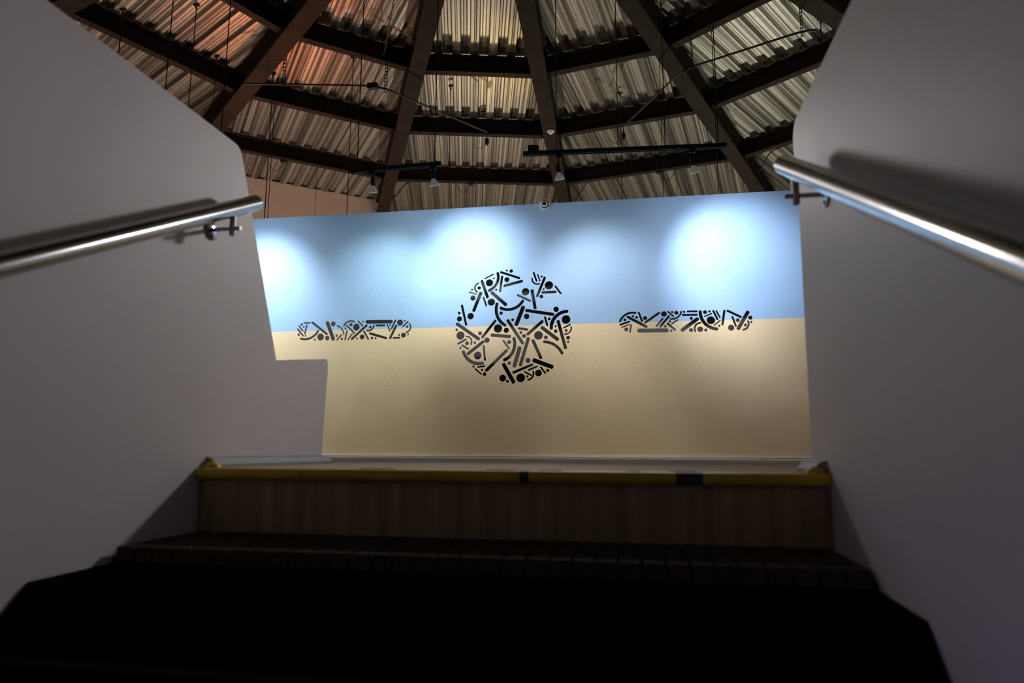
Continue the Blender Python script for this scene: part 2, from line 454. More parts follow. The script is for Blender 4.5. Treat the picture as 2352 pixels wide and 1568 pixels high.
# ================================================================ MURAL WALL
# cut-out table in metres: discs (x, z, radius), bars (x, z, x, z, width), arcs (three points x, z and width)
RING_DISCS = [
    (-1.255, 1.824, 0.011), (-1.211, 1.818, 0.0182), (-1.385, 1.751, 0.0105), (-1.43, 1.707, 0.037), (-1.254, 1.732, 0.0258), (-1.535, 1.658, 0.0177),
    (-1.607, 1.644, 0.0111), (-1.361, 1.633, 0.011), (-0.907, 1.75, 0.0114), (-0.836, 1.658, 0.0418), (-0.887, 1.621, 0.0109), (-0.91, 1.548, 0.0184),
    (-1.067, 1.602, 0.0382), (-1.597, 1.558, 0.0265), (-1.409, 1.51, 0.0368), (-1.735, 1.41, 0.0144), (-1.732, 1.35, 0.0265), (-1.618, 1.375, 0.033),
    (-1.311, 1.396, 0.018), (-1.193, 1.325, 0.0147), (-1.056, 1.355, 0.0271), (-0.766, 1.416, 0.0269), (-0.834, 1.324, 0.0145), (-0.67, 1.313, 0.0429),
    (-1.758, 1.241, 0.0143), (-1.718, 1.183, 0.0418), (-1.52, 1.2, 0.0197), (-1.34, 1.243, 0.0425), (-1.257, 1.223, 0.0266), (-1.45, 1.13, 0.0273),
    (-1.651, 1.103, 0.0192), (-1.571, 1.108, 0.0137), (-1.717, 1.058, 0.0115), (-1.541, 0.98, 0.0381), (-1.582, 0.871, 0.0114), (-1.496, 0.836, 0.0119),
    (-1.47, 0.795, 0.0184), (-1.228, 1.105, 0.0195), (-1.112, 1.197, 0.0152), (-1.081, 1.162, 0.0194), (-1.226, 0.9, 0.0189), (-1.042, 0.921, 0.0247),
    (-1.29, 0.753, 0.0334), (-1.243, 0.722, 0.015), (-1.113, 0.754, 0.0429), (-1.048, 0.767, 0.0118), (-0.94, 0.798, 0.0331), (-0.85, 0.821, 0.0149),
    (-0.939, 1.164, 0.0425), (-0.867, 1.143, 0.0188), (-0.771, 1.249, 0.0107), (-0.771, 1.201, 0.0188), (-0.67, 1.206, 0.0144), (-0.651, 1.135, 0.0192),
    (-0.652, 1.094, 0.0117),
]
RING_BARS = [
    (-1.48, 1.749, -1.386, 1.794, 0.0144), (-1.324, 1.814, -1.121, 1.739, 0.0243), (-1.3, 1.777, -1.323, 1.606, 0.0231),
    (-1.511, 1.738, -1.445, 1.55, 0.0299), (-1.289, 1.667, -1.092, 1.713, 0.0286), (-1.638, 1.622, -1.559, 1.593, 0.0122),
    (-1.513, 1.616, -1.591, 1.418, 0.0342), (-1.492, 1.567, -1.458, 1.469, 0.0187), (-1.414, 1.615, -1.254, 1.47, 0.0341),
    (-1.711, 1.494, -1.66, 1.28, 0.0243), (-1.152, 1.575, -1.013, 1.505, 0.0219), (-1.004, 1.624, -0.97, 1.424, 0.0316),
    (-0.989, 1.8, -0.955, 1.699, 0.0186), (-0.949, 1.779, -0.923, 1.702, 0.0142), (-0.873, 1.746, -0.955, 1.545, 0.0261),
    (-0.909, 1.589, -0.76, 1.59, 0.0261), (-0.778, 1.653, -0.715, 1.566, 0.0184), (-1.085, 1.461, -1.164, 1.262, 0.0403),
    (-1.07, 1.417, -0.784, 1.365, 0.0326), (-0.878, 1.351, -0.85, 1.251, 0.0205), (-1.765, 1.308, -1.523, 1.137, 0.0331),
    (-1.361, 1.33, -1.502, 1.151, 0.0273), (-1.25, 1.332, -1.087, 1.08, 0.0305), (-1.143, 1.24, -1.04, 1.223, 0.0249),
    (-0.893, 1.309, -1.053, 1.171, 0.0302), (-0.915, 1.249, -0.743, 1.112, 0.0356), (-0.75, 1.31, -0.675, 1.024, 0.0312),
    (-0.698, 1.23, -0.626, 1.265, 0.015), (-1.414, 1.18, -1.21, 1.159, 0.0327), (-1.749, 1.097, -1.655, 1.147, 0.0198),
    (-1.706, 1.088, -1.632, 1.044, 0.0164), (-1.649, 0.99, -1.479, 1.122, 0.0306), (-1.484, 1.08, -1.466, 0.927, 0.0207),
    (-1.29, 1.127, -1.224, 1.035, 0.0185), (-1.245, 1.031, -1.462, 0.822, 0.0314), (-1.12, 1.062, -1.18, 0.855, 0.0399),
    (-1.035, 1.148, -1.12, 0.868, 0.0324), (-0.998, 1.126, -0.912, 0.934, 0.0312), (-0.997, 0.928, -0.795, 0.849, 0.0408),
    (-1.288, 0.899, -1.176, 0.701, 0.0378), (-1.194, 0.803, -0.99, 0.885, 0.0258), (-1.046, 0.824, -0.947, 0.865, 0.0182),
    (-1.081, 0.815, -1.006, 0.775, 0.0161), (-0.922, 0.859, -0.868, 0.789, 0.0171), (-1.544, 0.864, -1.463, 0.875, 0.0163),
    (-1.569, 0.852, -1.5, 0.793, 0.0152),
]
RING_ARCS = [
    (-1.351, 1.814, -1.357, 1.695, -1.444, 1.625, 0.0276), (-1.536, 1.707, -1.578, 1.664, -1.548, 1.614, 0.0166),
    (-0.999, 1.741, -0.977, 1.683, -0.922, 1.682, 0.0164), (-1.346, 1.504, -1.345, 1.359, -1.258, 1.267, 0.0307),
    (-1.327, 1.454, -1.209, 1.431, -1.088, 1.523, 0.0301), (-0.645, 1.393, -0.774, 1.341, -0.813, 1.216, 0.0333),
    (-1.665, 1.173, -1.611, 1.145, -1.614, 1.086, 0.0154), (-1.69, 1.034, -1.622, 0.93, -1.477, 0.906, 0.0339),
    (-1.187, 1.154, -1.185, 1.02, -1.288, 0.926, 0.0314), (-0.896, 1.1, -0.783, 1.068, -0.706, 0.972, 0.0279),
    (-0.622, 1.246, -0.632, 1.194, -0.689, 1.171, 0.015), (-0.995, 0.82, -0.994, 0.767, -1.049, 0.734, 0.0182),
]
LEFT_DISCS = [
    (-3.443, 1.235, 0.0144), (-3.415, 1.341, 0.0139), (-3.391, 1.316, 0.0106), (-3.364, 1.22, 0.0105), (-3.261, 1.177, 0.011), (-3.2, 1.204, 0.037),
    (-3.126, 1.191, 0.0248), (-3.068, 1.338, 0.0265), (-3.025, 1.214, 0.0137), (-2.968, 1.179, 0.0137), (-2.932, 1.286, 0.0115), (-2.875, 1.323, 0.0176),
    (-2.815, 1.297, 0.0367), (-2.746, 1.351, 0.0104), (-2.802, 1.177, 0.0109), (-2.749, 1.193, 0.0256), (-2.665, 1.293, 0.0142), (-2.642, 1.179, 0.0141),
    (-2.603, 1.177, 0.0114), (-2.454, 1.309, 0.0109), (-2.349, 1.331, 0.0325), (-2.299, 1.348, 0.0108), (-2.273, 1.288, 0.0135), (-2.356, 1.204, 0.0108),
    (-2.309, 1.201, 0.0259), (-2.261, 1.209, 0.0108),
]
LEFT_BARS = [
    (-3.397, 1.357, -3.315, 1.355, 0.0156), (-3.448, 1.331, -3.393, 1.265, 0.0156), (-3.462, 1.3, -3.388, 1.216, 0.0178),
    (-3.356, 1.34, -3.377, 1.237, 0.0189), (-3.306, 1.365, -3.125, 1.228, 0.0255), (-3.138, 1.366, -3.054, 1.165, 0.0409),
    (-3.024, 1.164, -2.966, 1.227, 0.0154), (-2.913, 1.268, -2.933, 1.164, 0.0186), (-2.926, 1.322, -2.827, 1.23, 0.0187),
    (-2.903, 1.163, -2.852, 1.233, 0.0153), (-2.865, 1.168, -2.696, 1.318, 0.0241), (-2.802, 1.364, -2.741, 1.303, 0.0164),
    (-2.735, 1.258, -2.677, 1.162, 0.0197), (-2.717, 1.348, -2.426, 1.343, 0.0383), (-2.609, 1.308, -2.504, 1.307, 0.0207),
    (-2.487, 1.319, -2.451, 1.241, 0.0152), (-2.392, 1.364, -2.442, 1.264, 0.0184), (-2.383, 1.311, -2.453, 1.165, 0.0238),
    (-2.675, 1.232, -2.482, 1.173, 0.0251), (-2.323, 1.285, -2.26, 1.343, 0.0162), (-2.422, 1.175, -2.341, 1.176, 0.0184),
]
LEFT_ARCS = [
    (-3.425, 1.196, -3.307, 1.198, -3.225, 1.278, 0.0233), (-3.033, 1.319, -2.973, 1.285, -2.948, 1.217, 0.0154),
    (-2.953, 1.306, -2.906, 1.356, -2.829, 1.349, 0.0176), (-2.708, 1.264, -2.653, 1.266, -2.628, 1.319, 0.0175),
    (-2.255, 1.321, -2.239, 1.265, -2.288, 1.23, 0.0162),
]
RIGHT_DISCS = [
    (-0.11, 1.293, 0.0139), (-0.033, 1.326, 0.0116), (0.001, 1.313, 0.0139), (-0.098, 1.2, 0.0191), (0.08, 1.304, 0.0191), (0.256, 1.339, 0.0271),
    (0.333, 1.354, 0.0115), (0.37, 1.346, 0.019), (0.44, 1.353, 0.0115), (0.308, 1.266, 0.0115), (0.265, 1.22, 0.0144), (0.317, 1.176, 0.0115),
    (0.504, 1.29, 0.0149), (0.498, 1.178, 0.0188), (0.582, 1.184, 0.0262), (0.632, 1.175, 0.0148), (0.631, 1.344, 0.0182), (0.671, 1.35, 0.0114),
    (0.681, 1.266, 0.0381), (0.754, 1.212, 0.0113), (0.859, 1.191, 0.0282), (0.921, 1.259, 0.0186), (0.987, 1.212, 0.0146), (1.034, 1.28, 0.0191),
    (1.04, 1.24, 0.0113),
]
RIGHT_BARS = [
    (-0.161, 1.244, -0.061, 1.277, 0.0186), (-0.144, 1.22, -0.065, 1.248, 0.0139), (-0.049, 1.25, -0.065, 1.168, 0.0162),
    (-0.09, 1.326, 0.099, 1.215, 0.0267), (0.02, 1.366, 0.054, 1.269, 0.0197), (0.073, 1.256, 0.219, 1.356, 0.022), (0.005, 1.186, 0.294, 1.182, 0.0381),
    (0.247, 1.3, 0.179, 1.218, 0.0196), (0.307, 1.324, 0.213, 1.211, 0.0219), (0.29, 1.364, 0.348, 1.308, 0.0161), (0.319, 1.238, 0.385, 1.282, 0.0126),
    (0.279, 1.254, 0.359, 1.179, 0.0195), (0.419, 1.324, 0.565, 1.322, 0.0206), (0.465, 1.356, 0.565, 1.354, 0.0183), (0.57, 1.29, 0.408, 1.172, 0.0354),
    (0.621, 1.302, 0.693, 1.331, 0.0137), (0.703, 1.361, 0.744, 1.266, 0.0194), (0.73, 1.359, 0.766, 1.285, 0.0148),
    (0.704, 1.214, 0.767, 1.264, 0.0136), (0.807, 1.361, 0.781, 1.214, 0.0216), (0.826, 1.356, 0.956, 1.285, 0.0216),
    (0.872, 1.299, 0.904, 1.199, 0.0181), (1.02, 1.344, 0.916, 1.169, 0.0339),
]
RIGHT_ARCS = [
    (-0.158, 1.27, -0.099, 1.345, -0, 1.355, 0.0209), (0.306, 1.293, 0.381, 1.304, 0.416, 1.364, 0.0161),
    (0.589, 1.363, 0.62, 1.245, 0.745, 1.181, 0.0308), (0.593, 1.245, 0.539, 1.218, 0.542, 1.158, 0.0159),
    (1.007, 1.255, 1.011, 1.202, 0.958, 1.169, 0.018),
]
def disc_outline(x, z, r):
    n = 28 if r > 0.02 else 18
    return [(x + r * cos(2 * pi * i / n), z + r * sin(2 * pi * i / n)) for i in range(n)]
def bar_outline(x0, z0, x1, z1, w):
    a, b = Vector((x0, z0)), Vector((x1, z1)); t = (b - a).normalized(); n = Vector((-t.y, t.x)); c = 0.4 * w; L = (b - a).length
    out = []
    for (u, v, s) in ((L - c, w / 2 - c, 0), (c, w / 2 - c, 1), (c, -w / 2 + c, 2), (L - c, -w / 2 + c, 3)):
        for k in range(5):
            g = (s + k / 4) * pi / 2
            out.append(tuple(a + t * (u + c * cos(g)) + n * (v + c * sin(g))))
    return out
def arc_outline(x0, z0, x1, z1, x2, z2, w):
    ax, ay, bx, by, cx, cy = x0, z0, x1, z1, x2, z2
    d = 2 * (ax * (by - cy) + bx * (cy - ay) + cx * (ay - by))
    ux = ((ax * ax + ay * ay) * (by - cy) + (bx * bx + by * by) * (cy - ay) + (cx * cx + cy * cy) * (ay - by)) / d
    uy = ((ax * ax + ay * ay) * (cx - bx) + (bx * bx + by * by) * (ax - cx) + (cx * cx + cy * cy) * (bx - ax)) / d
    R = hypot(ax - ux, ay - uy)
    t0, t1, t2 = [atan2(q - uy, p - ux) for p, q in ((ax, ay), (bx, by), (cx, cy))]
    def norm(t): return (t + pi) % (2 * pi) - pi
    d1, d2 = norm(t1 - t0), norm(t2 - t0)
    if d2 * d1 < 0: d2 += 2 * pi if d1 > 0 else -2 * pi
    s = 1 if d2 > 0 else -1
    c = 0.42 * w; pad = c / R
    outer, inner = [], []
    n = 14
    for i in range(n + 1):
        t = t0 + s * pad + (d2 - 2 * s * pad) * i / n
        outer.append((ux + (R + w / 2) * cos(t), uy + (R + w / 2) * sin(t)))
        inner.append((ux + (R - w / 2) * cos(t), uy + (R - w / 2) * sin(t)))
    def end(t, sg):
        res = []
        for k in range(1, 6):
            g = k * pi / 6
            rr = R + w / 2 * cos(g); tt = t + sg * pad * sin(g)
            res.append((ux + rr * cos(tt), uy + rr * sin(tt)))
        return res
    return outer + end(t0 + d2 - s * pad, s) + inner[::-1] + end(t0 + s * pad, -s)[::-1]
CUTS = []
for D, B, A in ((RING_DISCS, RING_BARS, RING_ARCS), (LEFT_DISCS, LEFT_BARS, LEFT_ARCS), (RIGHT_DISCS, RIGHT_BARS, RIGHT_ARCS)):
    CUTS += [('round_inlay', disc_outline(*q)) for q in D] + [('bar_inlay', bar_outline(*q)) for q in B] + [('curved_inlay', arc_outline(*q)) for q in A]
def area(p): return sum(p[i][0] * p[(i + 1) % len(p)][1] - p[(i + 1) % len(p)][0] * p[i][1] for i in range(len(p))) / 2
CUTS = [(n, p if area(p) > 0 else p[::-1]) for n, p in CUTS]

MX0, MX1 = APX - 3.25, APX + 3.25
def mural_top(x): return 2.512 - 0.0054 * (x + 4.03)
def inside(p, poly):
    x, y = p; c = False; j = len(poly) - 1
    for i in range(len(poly)):
        xi, yi = poly[i]; xj, yj = poly[j]
        if (yi > y) != (yj > y) and x < (xj - xi) * (y - yi) / (yj - yi) + xi: c = not c
        j = i
    return c
verts = [Vector((MX0, 0)), Vector((MX1, 0)), Vector((MX1, mural_top(MX1))), Vector((MX0, mural_top(MX0)))]
edges = [(0, 1), (1, 2), (2, 3), (3, 0)]
for _, poly in CUTS:
    b = len(verts); n = len(poly)
    verts += [Vector(p) for p in poly]; edges += [(b + i, b + (i + 1) % n) for i in range(n)]
cv, ce, cf, _a, _b, _c = geometry.delaunay_2d_cdt(verts, edges, [], 0, 1e-6)
boxes = [(min(p[0] for p in q), max(p[0] for p in q), min(p[1] for p in q), max(p[1] for p in q), q) for _, q in CUTS]
mb = MB()
mb.v = [(v.x, MURAL_Y, v.y) for v in cv]
for f in cf:
    c = sum((cv[i] for i in f), Vector((0, 0))) / len(f)
    if any(a <= c.x <= b and d <= c.y <= e and inside(c, q) for a, b, d, e, q in boxes): continue
    mb.f.append(tuple(f)); mb.m.append(0)
DEP = 0.022
for _, poly in CUTS:
    n = len(poly)
    mb.add([(x, MURAL_Y, z) for x, z in poly] + [(x, MURAL_Y + DEP, z) for x, z in poly], [(i, (i + 1) % n, n + (i + 1) % n, n + i) for i in range(n)], 1)
# body of the wall behind the cut face
yb, ye = MURAL_Y + DEP, MURAL_Y + 0.16
t0, t1 = mural_top(MX0), mural_top(MX1)
mb.add([(MX0, yb, 0), (MX1, yb, 0), (MX1, yb, t1), (MX0, yb, t0), (MX0, ye, 0), (MX1, ye, 0), (MX1, ye, t1), (MX0, ye, t0)],
       [(0, 1, 2, 3), (4, 7, 6, 5), (0, 4, 5, 1), (3, 2, 6, 7), (0, 3, 7, 4), (1, 5, 6, 2)], 2)
mb.add([(MX0, MURAL_Y, t0), (MX1, MURAL_Y, t1), (MX1, yb, t1), (MX0, yb, t0), (MX0, MURAL_Y, 0), (MX0, yb, 0), (MX1, MURAL_Y, 0), (MX1, yb, 0)],
       [(0, 1, 2, 3), (0, 3, 5, 4), (1, 6, 7, 2)], 1)
EDGE = mat('white_cut_edge', (0.8, 0.79, 0.77), 0.5)
BODY = mat('wall_body_board', (0.3, 0.3, 0.3), 0.8)
wall_back = mb.build('wall_back', [MURALM, EDGE, BODY])
tag(wall_back, 'display wall painted sky blue over sand with dark cut-out shapes', kind='structure')
for name, poly in CUTS:
    cx = sum(p[0] for p in poly) / len(poly); cz = sum(p[1] for p in poly) / len(poly)
    ta, tb = random.uniform(-1, 1) * radians(0.45), random.uniform(-1, 1) * radians(0.45)
    o = MB().prism([(x - cx, z - cz) for x, z in poly], lambda u, v, d: Vector((u, d, v)), 0.0, 0.004).build(name, MIRROR)
    o.parent = wall_back
    o.location = (cx, MURAL_Y + 0.005, cz); o.rotation_euler = (ta, 0, tb)
# thin white base strip
mb = MB().box(((MX0 + MX1) / 2, MURAL_Y - 0.008, 0.014), (MX1 - MX0, 0.016, 0.02))
mb.box(((MX0 + MX1) / 2, MURAL_Y - 0.004, 0.002), (MX1 - MX0, 0.008, 0.004), mi=1)
tag(mb.build('baseboard_back', [WHITE, WORN]), 'thin white strip along the foot of the mural wall', kind='structure')

# ================================================================ STAIRS
NSTEP = 10
stairs = empty('stairs', ((XL + XR) / 2, NOSE_Y, -2.1))
tag(stairs, 'dark wooden stairs rising to a landing with a yellow painted nosing', 'stairs')
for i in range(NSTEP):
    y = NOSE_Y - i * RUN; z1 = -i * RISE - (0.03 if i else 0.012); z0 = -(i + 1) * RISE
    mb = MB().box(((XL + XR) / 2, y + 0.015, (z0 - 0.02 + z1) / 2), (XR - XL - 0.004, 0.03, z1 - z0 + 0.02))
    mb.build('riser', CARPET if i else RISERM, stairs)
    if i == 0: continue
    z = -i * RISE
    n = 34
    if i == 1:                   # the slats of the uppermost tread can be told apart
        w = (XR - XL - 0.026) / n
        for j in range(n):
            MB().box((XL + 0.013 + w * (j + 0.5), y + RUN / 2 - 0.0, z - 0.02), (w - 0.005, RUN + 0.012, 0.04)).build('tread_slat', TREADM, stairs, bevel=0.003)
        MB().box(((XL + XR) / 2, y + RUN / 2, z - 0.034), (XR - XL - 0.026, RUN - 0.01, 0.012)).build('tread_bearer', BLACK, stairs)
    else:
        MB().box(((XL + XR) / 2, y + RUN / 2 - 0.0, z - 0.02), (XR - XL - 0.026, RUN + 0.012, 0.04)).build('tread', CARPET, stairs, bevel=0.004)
# bullnose edge in painted lengths
cuts = [(459, 700, YELLOW), (703, 1196, YELLOW), (1197, 1216, WORN), (1217, 1552, YELLOW), (1553, 1612, WORN), (1613, 1905, YELLOW)]
for a, b, mt in cuts:
    xa, xb = at_y(a, 1084, NOSE_Y).x, at_y(b, 1084, NOSE_Y).x
    if a == 459: xa = XL + 0.002
    if b == 1905: xb = XR - 0.002
    prof = [(0.05, 0.0), (-0.012, 0.0)] + [(-0.012 - 0.014 * sin(k * pi / 6), -0.017 + 0.017 * cos(k * pi / 6)) for k in range(1, 6)] + [(-0.012, -0.034), (0.05, -0.034)]
    MB().prism(prof, lambda u, v, d: Vector((d, NOSE_Y + u, v + 0.002)), xa, xb).build('nosing' if mt is YELLOW else 'worn_nosing_patch', mt, stairs)
for j, (a, b) in enumerate(((820, 900), (1110, 1185), (1230, 1290), (1440, 1470), (1535, 1602))):
    xa, xb = at_y(a, 1082, NOSE_Y).x, at_y(b, 1082, NOSE_Y).x
    MB().box(((xa + xb) / 2, NOSE_Y + 0.035 + 0.004 * (j % 2), 0.0032), (xb - xa, 0.022, 0.003)).build('tape_scrap', TAPE, stairs)
# raised blobs where the nosing meets the walls
for X, s in ((XL, 1), (XR, -1)):
    MB()._lathe(Vector((X + s * 0.03, NOSE_Y + 0.02, -0.005)), Vector((0, 0, 1)), [(0, 0.028), (0.012, 0.026), (0.022, 0.016), (0.026, 0.004)], 14, 0).build('nosing_end_cap', YELLOW, stairs, smooth=True)

# ================================================================ HANDRAILS
def handrail(X, s, end_px, far_px, plate_px, label):
    xr_ = X + s * 0.075
    e = at_x(*end_px, xr_); f_ = at_x(*far_px, xr_)
    d = (f_ - e).normalized()
    tail = e + d * 4.4
    root = empty('handrail', (X, e.y, e.z - 0.2))
    tag(root, label, 'handrail', 'stairwell handrails')
    n = 28
    MB().tube([e, e + d * 0.002, tail], [0.0265, 0.0272, 0.0272], n).build('rail_tube', RAILMETAL, root, smooth=50)
    for j in range(3):
        pl = at_x(*plate_px, X) + Vector((0, d.y, d.z)) / hypot(d.y, d.z) * (1.45 * j)
        br = empty('bracket', pl); br.parent = root; br.location = pl - root.location
        ax = Vector((s, 0, 0))
        rodz = pl.z
        railz = e.z + d.z * ((pl.y - e.y) / d.y)
        def sub(mb, name, sm=True):
            o = mb.build(name, RAILMETAL, None, smooth=sm); o.parent = br; o.location = -pl; return o
        sub(MB()._lathe(pl, ax, [(0.0, 0.034), (0.004, 0.034), (0.006, 0.031)], 24, 0), 'wall_plate')
        for g in (0.022, -0.022):
            sub(MB()._lathe(pl + Vector((s * 0.006, 0, g)), ax, [(0, 0.006), (0.003, 0.005), (0.0045, 0.002)], 12, 0), 'screw')
        sub(MB().tube([pl + ax * 0.004, pl + ax * 0.105], 0.0065, 12), 'bracket_rod')
        sub(MB().tube([Vector((xr_, pl.y, rodz - 0.022)), Vector((xr_, pl.y, railz - 0.022))], 0.0095, 14), 'bracket_post')
    return root
handrail(XL, 1, (588, 466), (0, 608), (485, 528), 'brushed steel handrail on the guard wall with the stepped low end')
handrail(XR, -1, (1800, 378), (2352, 592), (1898, 446), 'brushed steel handrail on the guard wall with the squared end')

# ================================================================ TRACK LIGHTING
TY = 5.6
def track(pa, pb, label, feed=None):
    a, b = Vector(pa), Vector(pb); d = (b - a).normalized()
    root = empty('lighting_track', (a + b) / 2); tag(root, label, 'lighting track', 'black lighting tracks above the mural wall')
    side = d.cross(Vector((0, 0, 1))).normalized(); up = side.cross(d)
    def P(t, u, v): return a + d * t + side * u + up * v
    L = (b - a).length
    sec = [(-0.018, 0.0), (-0.018, 0.036), (0.018, 0.036), (0.018, 0.0), (0.011, 0.0), (0.011, 0.02), (-0.011, 0.02), (-0.011, 0.0)]
    MB().prism(sec, lambda u, v, t: P(t, u, v), 0, L).build('track_channel', BLACK, root)
    for u in (-0.0085, 0.0085):
        mb = MB().prism([(u - 0.002, 0.003), (u + 0.002, 0.003), (u + 0.002, 0.007), (u - 0.002, 0.007)], lambda u_, v_, t: P(t, u_, v_), 0.01, L - 0.01)
        mb.build('conductor', CONDUCT, root)
    for t0_, t1_ in ((-0.012, 0.0), (L, L + 0.012)):
        MB().prism([(-0.0185, -0.001), (0.0185, -0.001), (0.0185, 0.0365), (-0.0185, 0.0365)], lambda u, v, t: P(t, u, v), t0_, t1_).build('end_cap', BLACK, root)
    if feed:
        MB().prism([(-0.03, 0.036), (0.03, 0.036), (0.03, 0.085), (-0.03, 0.085)], lambda u, v, t: P(t, u, v), feed, feed + 0.09).build('feed_box', BLACK, root, bevel=0.004)
    return root
LA, LB = at_y(808, 398, TY), at_y(1010, 381, TY)
RA, RB = at_y(1205, 358, TY), at_y(1665, 339, TY)
track(LA, LB, 'short black lighting track hung across a roof beam with two lamps')
track(RA, RB, 'long black lighting track with a square feed box on top', 0.03)
HA = LA + Vector((-2.05, 0.0, 0.03)); HB = HA + Vector((0.9, 0, 0))
track(HA, HB, 'black lighting track hidden behind the guard wall with the low end')

def lamp(base_px, tip_px, aim, power, colr, label, track_pts, base=None, fill=0, to=(-0.43, 1.7, 0.35), cone=54):
    """base_px: adapter under the track; tip_px: centre of the bulb"""
    if base is None:
        base = at_y(*base_px, TY); bulb = at_y(*tip_px, TY)
        a, b = track_pts; k = (base.x - a.x) / (b.x - a.x); base = a.lerp(b, k)
    else: bulb = base + Vector((0.0, 0.02, -0.15))
    aimv = (Vector(aim) - bulb).normalized()
    root = empty('track_spotlight', base); tag(root, label, 'spotlight', 'spotlights on the lighting tracks')
    MB().box(base + Vector((0, 0, -0.014)), (0.05, 0.028, 0.034)).build('adapter', BLACK, root, bevel=0.003)
    # the head hangs tilted: body axis between straight down and the aim
    ax = (aimv * 0.75 + Vector((0, 0, -1))).normalized()
    neck = bulb - ax * 0.085
    MB().tube([base + Vector((0, 0, -0.03)), base.lerp(neck, 0.6) + Vector((0.006, 0, 0)), neck], 0.007, 10).build('stem', BLACK, root, smooth=True)
    MB()._lathe(neck - ax * 0.008, ax, [(0, 0.014), (0.004, 0.02), (0.055, 0.022), (0.07, 0.019)], 20, 0).build('socket', BLACK, root, smooth=True)
    MB()._lathe(neck + ax * 0.06, ax, [(0, 0.015), (0.012, 0.017), (0.035, 0.034), (0.052, 0.043), (0.06, 0.043), (0.066, 0.036), (0.068, 0.01)], 24, 0).build('bulb', BULB, root, smooth=True)
    sp = spot('spot_beam', neck + ax * 0.135, aim, power * 0.98, colr, 80, 1.0, 0.04)
    sp.parent = root; sp.location = sp.location - root.location
    sw = spot('spot_halo', neck + ax * 0.135, aim, power * 0.22, colr, 160, 1.0, 0.04)
    sw.parent = root; sw.location = sw.location - root.location
    if fill:                    # added fill spot beside the bulb, brightens the stairwell walls
        s2 = spot('stair_fill', neck + ax * 0.105 + Vector((0, -0.06, 0)), to, fill, (1.0, 0.93, 0.92), cone, 1.0, 0.14)
        s2.parent = root; s2.location = s2.location - root.location
    return root
def mz(px, py): return at_y(px, py, MURAL_Y)
lamp((856, 394), (857, 432), mz(876, 690), 100, (0.86, 1.0, 0.93), 'spotlight hanging straight down from the short lighting track', (LA, LB), fill=7)
lamp((994, 384), (996, 416), mz(1092, 610), 155, (0.90, 0.97, 1.0), 'spotlight tilted aside under the end of the short lighting track', (LA, LB), fill=7)
lamp((1283, 356), (1284, 402), mz(1380, 680), 95, (0.95, 0.98, 0.95), 'spotlight on the long lighting track beside its feed box', (RA, RB), fill=60, to=(0.49, 1.2, 0.3), cone=50)
lamp((1590, 343), (1593, 386), mz(1690, 605), 190, (0.85, 0.92, 1.0), 'spotlight near the plain end of the long lighting track', (RA, RB), fill=190, to=(-1.35, 1.3, 0.3), cone=45)
lamp(None, None, mz(600, 675), 220, (0.86, 0.95, 1.0), 'spotlight on the lighting track hidden behind the guard wall', None, base=HA + Vector((0.55, 0, 0)))

# ================================================================ HANGING CABLES
def cable(px, py, bottom_z, label, r=0.006, Y=None, clip=True, both=None):
    """hangs plumb from the deck; px, py is where its top shows, or a point on it at depth Y"""
    if Y is None: top = at_deck(px, py)
    else:
        p = at_y(px, py, Y); top = Vector((p.x, p.y, deck_z(p.x, p.y)))
    root = empty('suspension_cable', top); tag(root, label, 'cable', 'black cables hanging from the roof')
    MB().tube([top + Vector((0, 0, 0.03)), Vector((top.x, top.y, bottom_z))], r, 8).build('wire', CABLE, root, smooth=True)
    if clip:
        MB().box(top + Vector((0, 0, -0.012)), (0.075, 0.035, 0.022)).build('clip', BLACK, root, bevel=0.003)
        MB()._lathe(top + Vector((0, 0, -0.04)), Vector((0, 0, -1)), [(0, 0.012), (0.03, 0.012), (0.034, 0.007)], 12, 0).build('ferrule', BLACK, root, smooth=True)
    return root
tz = LA.z + 0.036
SH = 'black cable holding up the short lighting track'
for px, py, w in ((820, 392, ' by the straight hanging lamp'), (998, 378, ' above its tilted lamp')):
    p = at_y(px, py, TY); cable(px, py, LA.z + (LB.z - LA.z) * (p.x - LA.x) / (LB.x - LA.x) + 0.033, SH + w, 0.005, Y=TY)
LH = 'black cable holding up the long lighting track'
for px, py, w in ((1278, 350, ' above the lamp next to the feed box'), (1420, 345, ' behind the hanging plug'), (1528, 340, ' between the plug and the plain end'), (1650, 336, ' at its plain end')):
    p = at_y(px, py, TY); cable(px, py, RA.z + (RB.z - RA.z) * (p.x - RA.x) / (RB.x - RA.x) + 0.033, LH + w, 0.004, Y=TY)
HH = 'black cable holding up the lighting track hidden behind the guard wall'
for k, w in ((0.1, ', at its bare end'), (0.8, ', next to its lamp')):
    p = HA.lerp(HB, k); root = empty('suspension_cable', (p.x, p.y, deck_z(p.x, p.y))); tag(root, HH + w, 'cable', 'black cables hanging from the roof')
    MB().tube([Vector((p.x, p.y, deck_z(p.x, p.y) + 0.03)), p + Vector((0, 0, 0.033))], 0.005, 8).build('wire', CABLE, root)
